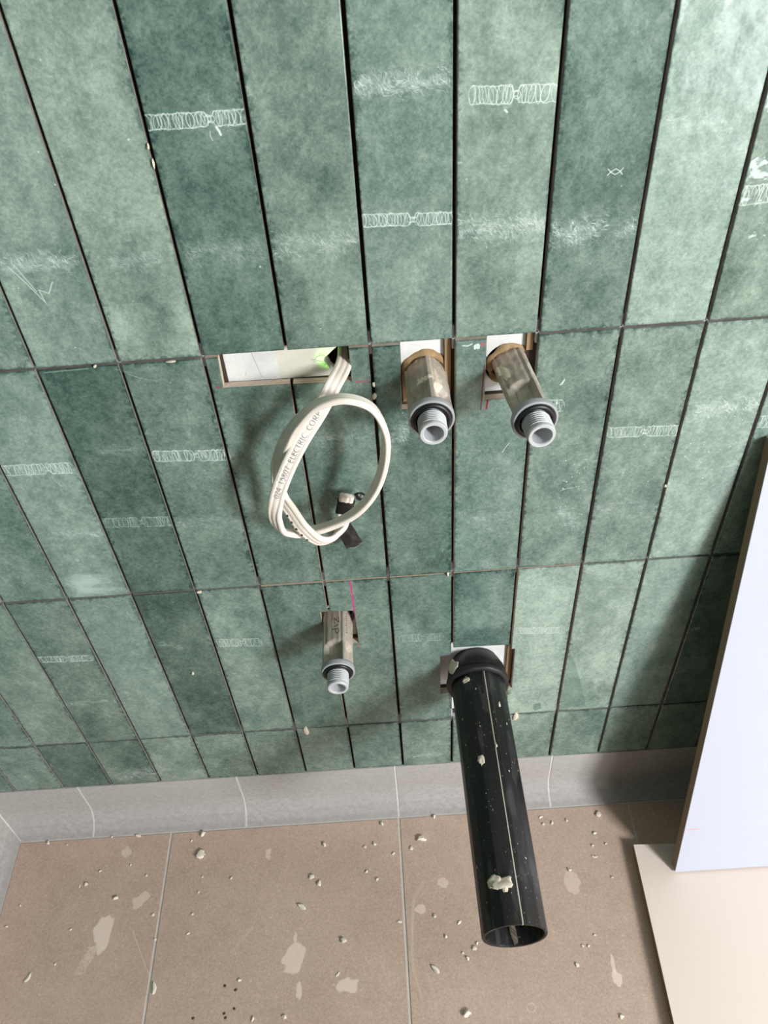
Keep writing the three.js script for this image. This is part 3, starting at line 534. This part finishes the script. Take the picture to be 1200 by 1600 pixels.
// ---------------------------------------------------------------- flat white cable, knotted into a loop
{
  const t = thing('electric_cable', 'flat white electric cable twisted into a loop, black tape on its end', 'cable');
  t.position.set(CH[0], CH[1], 0);
  // x, y, z of the centre line and the direction of the flat cable's width
  const C = [[-0.081, 0.6915, -0.030, 1, -.3, 0], [-0.0815, 0.6915, -0.012, 1, -.3, .1], [-0.0843, 0.6917, 0.004, .95, -.3, .1], [-0.0909, 0.6900, 0.021, .92, -.4, .1], [-0.1016, 0.6775, 0.033, .88, -.48, .1], [-0.1186, 0.6547, 0.040, .87, -.5, .1], [-0.1344, 0.6268, 0.044, .9, -.43, .1], [-0.1443, 0.6025, 0.046, .94, -.3, .2], [-0.1484, 0.5821, 0.0455, .85, 0, .5], [-0.1438, 0.5613, 0.041, .3, .5, .8], [-0.1288, 0.5542, 0.036, 0, .2, .97], [-0.104, 0.5609, 0.036, .05, .28, .95], [-0.0813, 0.5777, 0.038, .12, .22, .95], [-0.0651, 0.6042, 0.040, .22, .1, .95], [-0.0562, 0.6399, 0.044, .26, 0, .95], [-0.0558, 0.6676, 0.048, .2, .1, .97], [-0.0646, 0.6916, 0.052, .1, .25, .97], [-0.081, 0.7003, 0.053, 0, .25, .97], [-0.0994, 0.696, 0.051, .1, .15, .97], [-0.1179, 0.6767, 0.045, .3, .1, .93], [-0.1334, 0.6465, 0.035, .5, -.1, .85], [-0.1429, 0.6143, 0.027, .7, -.1, .6], [-0.1431, 0.5890, 0.0275, .8, .3, .4], [-0.1362, 0.5789, 0.0355, .75, .55, .2], [-0.1269, 0.5672, 0.0455, .7, .65, .1], [-0.1154, 0.5526, 0.0455, .55, .7, .3], [-0.1044, 0.5458, 0.036, .2, .75, .6], [-0.0965, 0.5490, 0.024, .5, .3, .8], [-0.0945, 0.5573, 0.0165, .95, -.1, .2], [-0.0925, 0.5660, 0.0150, .96, -.2, .1], [-0.0908, 0.5735, 0.0150, .96, -.2, .1]];
  const local = C.map((p) => new THREE.Vector3(p[0] - CH[0], p[1] - CH[1], p[2]));
  const curve = new THREE.CatmullRomCurve3(local, false, 'centripetal');
  const dirs = C.map((p) => new THREE.Vector3(p[3], p[4], p[5]).normalize());
  const section = (a, b, groove) => { const s = []; for (let i = 0; i <= 44; i++) { const f = i / 44 * TAU, cx = Math.cos(f), sy = Math.sin(f); const x = a * Math.sign(cx) * Math.abs(cx) ** 0.72; let y = b * Math.sign(sy) * Math.abs(sy) ** 0.55; y *= 1 - groove * Math.exp(-(((Math.abs(x) - 0.0021) / 0.0008) ** 2)); s.push([x, y]); } return s; };
  function sweep(t0, t1, n, sec, caps) {
    const P = [], U = [], I = [], m = sec.length, len = curve.getLength();
    let s = 0, prev = null;
    for (let j = 0; j <= n; j++) {
      const k = t0 + (t1 - t0) * j / n, p = curve.getPoint(k), T = curve.getTangent(k), f = k * (dirs.length - 1), i0 = Math.min(Math.floor(f), dirs.length - 2), e = f - i0;
      const w = dirs[i0].clone().lerp(dirs[i0 + 1], e * e * (3 - 2 * e)); w.addScaledVector(T, -w.dot(T)).normalize();
      const nn = new THREE.Vector3().crossVectors(w, T).normalize();
      if (prev) s += p.distanceTo(prev); prev = p;
      sec.forEach(([x, y], q) => { P.push(p.x + w.x * x + nn.x * y, p.y + w.y * x + nn.y * y, p.z + w.z * x + nn.z * y); U.push(s, q / (m - 1)); });
      if (j < n) for (let q = 0; q < m - 1; q++) { const a = j * m + q; I.push(a, a + m, a + m + 1, a, a + m + 1, a + 1); }
    }
    if (caps) for (const j of [0, n]) { const b = P.length / 3, o = j * m; let x = 0, y = 0, z = 0; for (let q = 0; q < m - 1; q++) { x += P[(o + q) * 3]; y += P[(o + q) * 3 + 1]; z += P[(o + q) * 3 + 2]; } P.push(x / (m - 1), y / (m - 1), z / (m - 1)); U.push(0, 0); for (let q = 0; q < m - 1; q++) j ? I.push(b, o + q + 1, o + q) : I.push(b, o + q, o + q + 1); }
    const g = new THREE.BufferGeometry(); g.setAttribute('position', new THREE.Float32BufferAttribute(P, 3)); g.setAttribute('uv', new THREE.Float32BufferAttribute(U, 2)); g.setIndex(I); g.computeVertexNormals();
    return { g, s };
  }
  const { g, s } = sweep(0, 1, 520, section(0.0062, 0.0028, 0.34), true);
  const c = canvasOf(2048, 128), K = 2048 / s, r = rng(9);
  const ctx = pixels(c, (x, y, p) => { const m = fbm(x / 40, y / 30, 3) - 0.5, f = vn(x / 2.5, y / 2.5) - 0.5; p[0] = 240 + m * 12 + f * 5; p[1] = 228 + m * 16 + f * 5; p[2] = 216 + m * 22 + f * 5; });
  // printed on the face turned to the room: v 0.25 (canvas y 96) or v 0.75 (canvas y 32)
  const print = (str, at, y, flip, style, size, wide = 1.35) => { ctx.save(); ctx.translate(at * K, y); if (flip) ctx.rotate(Math.PI); ctx.scale(wide, 1); ctx.font = size + 'px sans-serif'; ctx.fillStyle = style; ctx.fillText(str, 0, 0); ctx.restore(); };
  print('024  T5807  ELECTRIC  CORP', 0.158, 28, true, 'rgba(96,100,110,.85)', 15);
  print('0091  450/750V  - - - - - - - - -', 0.150, 42, true, 'rgba(110,112,120,.45)', 7);
  ctx.fillStyle = '#16161a'; for (let k = 0; k < 9; k++) ctx.fillRect((s * 0.857 + k * 0.0032) * K, 40 + (k % 2) * 8, 5, 12);
  print('IS', s - 0.004, 36, true, 'rgba(120,112,104,.8)', 14);
  const map = new THREE.CanvasTexture(c); map.colorSpace = THREE.SRGBColorSpace; map.magFilter = THREE.LinearFilter; map.repeat.set(1 / s, 1); map.wrapS = map.wrapT = THREE.RepeatWrapping;
  part('sheath', g, new THREE.MeshStandardMaterial({ map, roughness: 0.42 }), t, 'white plastic sheath with grooves and grey print');
  const tape = new THREE.MeshStandardMaterial({ color: '#18181a', roughness: 0.38 });
  part('tape_wrap', sweep(0.925, 0.972, 24, section(0.0074, 0.0040, 0), true).g, tape, t, 'black tape wound round the cable end');
  // loose tail of the tape
  const tail = []; const tp = [[-0.1000, 0.5520, 0.0180], [-0.0975, 0.5410, 0.0175], [-0.0945, 0.5300, 0.0165], [-0.0915, 0.5180, 0.0150], [-0.0895, 0.5100, 0.0120]].map(([x, y, z]) => new THREE.Vector3(x - CH[0], y - CH[1], z));
  const tc = new THREE.CatmullRomCurve3(tp), P = [], I = [], U = [];
  for (let j = 0; j <= 16; j++) for (let q = 0; q <= 8; q++) for (const side of [0, 1]) {
    const k = j / 16, p = tc.getPoint(k), f = q / 8 - 0.5, hw = 0.0158;
    P.push(p.x + f * hw * 0.94, p.y + f * hw * 0.32 + (k > 0.95 ? f * 0.003 : 0), p.z + Math.cos(f * 3) * 0.002 + (vn(k * 6, q * 0.7) - 0.5) * 0.003 - side * 0.0006); U.push(f, k);
  }
  const at = (j, q, sd) => (j * 9 + q) * 2 + sd;
  for (let j = 0; j < 16; j++) for (let q = 0; q < 8; q++) { I.push(at(j, q, 0), at(j + 1, q, 0), at(j + 1, q + 1, 0), at(j, q, 0), at(j + 1, q + 1, 0), at(j, q + 1, 0)); I.push(at(j, q, 1), at(j + 1, q + 1, 1), at(j + 1, q, 1), at(j, q, 1), at(j, q + 1, 1), at(j + 1, q + 1, 1)); }
  for (let j = 0; j < 16; j++) for (const q of [0, 8]) I.push(at(j, q, 0), at(j, q, 1), at(j + 1, q, 1), at(j, q, 0), at(j + 1, q, 1), at(j + 1, q, 0));
  for (let q = 0; q < 8; q++) for (const j of [0, 16]) I.push(at(j, q, 0), at(j, q + 1, 0), at(j, q + 1, 1), at(j, q, 0), at(j, q + 1, 1), at(j, q, 1));
  const tg = new THREE.BufferGeometry(); tg.setAttribute('position', new THREE.Float32BufferAttribute(P, 3)); tg.setAttribute('uv', new THREE.Float32BufferAttribute(U, 2)); tg.setIndex(I); tg.computeVertexNormals();
  const tm = mottled([20, 20, 22], [52, 50, 50], 400, 0.5, { rough: 0.45, seed: 4, contrast: 2.2 });
  part('tape_tail', tg, tm, t, 'loose dusty tail of black tape');
  const knob = part('tape_fold', lump(6.2, 0.0058, 0.0036, 0.0030, 2, 0.5), tape, t); knob.position.set(-0.0795 - CH[0], 0.5715 - CH[1], 0.0150); knob.rotation.z = -0.5;
  shade(t);
}

// ---------------------------------------------------------------- boards at the right
{
  const white = new THREE.MeshStandardMaterial({ color: '#bfc3d1', roughness: 0.35 }), edge = mottled([120, 98, 76], [160, 136, 110], 300, 0.1, { rough: 0.9, seed: 33 });
  const cream = new THREE.MeshStandardMaterial({ color: '#ecdbd0', roughness: 0.4 });
  const t = thing('white_board', 'tall white board leaning against the green tiled wall', 'board');
  t.position.set(0.26, 0.0146, 0.126); t.rotation.x = -11 * Math.PI / 180;
  const w = 0.6, h = 0.593, d = 0.0125;
  part('panel', new THREE.BoxGeometry(w, h, d - 0.0012).translate(w / 2, h / 2, -d / 2 - 0.0006), edge, t, 'brown core with raw edges');
  part('white_face', new THREE.BoxGeometry(w, h, 0.0012).translate(w / 2, h / 2, -0.0006), white, t, 'smooth white face');
  part('pencil_mark', new THREE.BoxGeometry(0.015, 0.0008, 0.0002).translate(0.0095, 0.083, 0.0001), new THREE.MeshStandardMaterial({ color: '#e8a0a4', roughness: 0.8 }), t, 'short red pencil line');
  shade(t);
  const b = thing('cream_board', 'cream board lying flat on the floor under the leaning white board', 'board');
  b.position.set(0.2197, 0.0002, 0.0885); b.rotation.y = -2.2 * Math.PI / 180;
  part('panel', new THREE.BoxGeometry(0.7, 0.0108, 0.6).translate(0.35, 0.0054, 0.3), edge, b, 'brown core with raw edges');
  part('cream_face', new THREE.BoxGeometry(0.7, 0.0012, 0.6).translate(0.35, 0.0114, 0.3), cream, b, 'smooth cream face');
  shade(b);
}

// ---------------------------------------------------------------- mortar crumbs on the floor
{
  const kinds = [[1, .55, .7, 1.1], [1.3, .5, .6, 2.3], [.9, .6, .9, 3.9], [1.7, .45, .6, 5.4], [1.1, .7, .8, 7.7], [1.5, .5, .9, 9.1]].map(([a, b, c, s]) => lump(s, a, b * 0.62, c, 1, 0.95));
  const spots = [[-0.5378, 0.0311, 2], [-0.5114, 0.035, 1], [-0.4536, 0.0288, 1], [-0.4181, 0.0295, 2], [-0.3326, 0.034, 3], [-0.3311, 0.0603, 5], [-0.3461, 0.0408, 1], [-0.4597, 0.0729, 1.4], [-0.4747, 0.0888, 2], [-0.4826, 0.0903, 1], [-0.4333, 0.1082, 2.4], [-0.382, 0.1312, 1.2], [-0.5529, 0.1093, 1], [-0.563, 0.1339, 1.2], [-0.491, 0.1806, 1], [-0.5201, 0.1933, 3], [-0.481, 0.1419, 1], [-0.3746, 0.1599, 1], [-0.2682, 0.2102, 1.5], [-0.2496, 0.2505, 2], [-0.2141, 0.2503, 2], [-0.1979, 0.1331, 3.2], [-0.1461, 0.1753, 3.2], [-0.1869, 0.0979, 2.6], [-0.177, 0.1064, 2.6], [-0.289, 0.0926, 1.5], [-0.3334, 0.1334, 1.2], [-0.3352, 0.1554, 1], [-0.1712, 0.0587, 2.4], [-0.1186, 0.0642, 1.4], [-0.106, 0.0609, 2], [-0.1173, 0.0956, 1.6], [-0.1043, 0.1063, 1.4], [-0.1538, 0.2104, 1.5], [-0.0955, 0.0361, 2.2], [-0.3286, 0.1078, 1], [-0.3261, 0.0883, 1], [-0.4215, 0.0672, 1], [-0.3986, 0.0824, 1], [-0.3678, 0.2132, 3.6], [-0.0267, 0.0306, 2], [-0.0586, 0.0697, 1.8], [-0.0822, 0.075, 1.4], [-0.0451, 0.0588, 5], [-0.0361, 0.1536, 1.6], [-0.007, 0.1627, 1.4], [-0.0248, 0.1771, 1.4], [0.007, 0.1925, 2], [0.0111, 0.1869, 1.2], [-0.002, 0.2026, 2], [-0.007, 0.1966, 1], [-0.0402, 0.2122, 3.2], [-0.0104, 0.2593, 3.8], [0.123, 0.217, 1.6], [0.1358, 0.1095, 1.8], [0.1258, 0.0486, 2], [0.1142, 0.0496, 1.4], [0.1128, 0.0399, 1.3], [0.1453, 0.0464, 1.3], [0.1881, 0.0414, 3], [0.1774, 0.0655, 1.7], [0.1883, 0.0801, 1.2], [0.1711, 0.0814, 1.2], [0.1707, 0.0952, 1.8], [0.1866, 0.1219, 1], [0.1334, 0.1971, 1], [0.1402, 0.1975, 1], [0.1499, 0.1862, 1], [0.1599, 0.2714, 2], [-0.0783, 0.1577, 1.4], [0.2586, 0.0444, 1]];
  const special = { 5: 'largest pale mortar crumb left of centre, near the skirting', 43: 'chunky mortar crumb just left of the black pipe, near the skirting', 4: 'long mortar crumb close to the skirting left of centre', 15: 'elongated mortar crumb near the left edge of the floor', 21: 'mortar crumb in the middle of the left-hand floor tile group', 22: 'rounded mortar crumb left of the floor joint, midway down', 39: 'elongated mortar crumb at the end of a scratch beside a floor joint', 51: 'slim mortar crumb right of the middle floor joint, below the pipe end', 52: 'long white mortar crumb at the bottom edge right of the middle joint', 59: 'mortar crumb near the skirting at the edge of the board shadow' };
  const r = rng(12);
  spots.forEach(([x, z, s], i) => {
    const m = new THREE.Mesh(kinds[i % kinds.length], M.crumb), k = 0.0005 + s * 0.00092;
    m.name = numbered('mortar_crumb'); m.scale.setScalar(k); m.rotation.y = r() * TAU;
    m.geometry.computeBoundingBox(); m.position.set(x, -m.geometry.boundingBox.min.y * k * 0.94, z);
    m.castShadow = m.receiveShadow = true;
    m.userData = { label: special[i] ?? 'tiny off-white mortar crumb lying on the brown floor tiles', category: 'crumb', group: 'mortar crumbs on the floor' };
    scene.add(m);
  });
}

// ---------------------------------------------------------------- laser level on its tripod behind the camera; its green dot falls beside the cable
{
  const from = new THREE.Vector3(-0.42, 1.06, 1.15), to = new THREE.Vector3(-0.0955, 0.6930, -0.010);
  const t = thing('laser_level', 'small laser level on a tripod behind the camera', 'tool');
  t.position.set(from.x, 0, from.z);
  const grey = new THREE.MeshStandardMaterial({ color: '#3c4044', roughness: 0.6 });
  for (let k = 0; k < 3; k++) { const a = k / 3 * TAU + 0.4, c = new THREE.LineCurve3(new THREE.Vector3(Math.cos(a) * 0.02, 0.98, Math.sin(a) * 0.02), new THREE.Vector3(Math.cos(a) * 0.16, 0.008, Math.sin(a) * 0.16)); part('leg', new THREE.TubeGeometry(c, 2, 0.008, 10), grey, t); }
  part('tripod_head', new THREE.CylinderGeometry(0.03, 0.03, 0.04, 24).translate(0, 0.985, 0), grey, t);
  const body = part('housing', new RoundedBoxGeometry(0.08, 0.09, 0.09, 3, 0.012), new THREE.MeshStandardMaterial({ color: '#2f7d5a', roughness: 0.5 }), t);
  body.position.set(0, 1.06, 0); body.lookAt(to);
  const aim = to.clone().sub(from).normalize(), lens = part('laser_lamp', new THREE.CylinderGeometry(0.006, 0.006, 0.006, 20).rotateX(Math.PI / 2), new THREE.MeshStandardMaterial({ color: '#a8ffb0', emissive: new THREE.Color(0.2, 1, 0.25), emissiveIntensity: 1 }), t);
  lens.position.set(0, 1.06, 0).addScaledVector(aim, 0.060); lens.lookAt(to);
  const dot = new THREE.SpotLight(new THREE.Color(0.28, 1.0, 0.16), 7, 0, 0.0085, 1, 2);
  dot.position.copy(from).addScaledVector(aim, 0.068); dot.target.position.copy(to); dot.castShadow = true; dot.shadow.radius = 0.1;
  scene.add(dot, dot.target);
}

renderer.render(scene, camera);
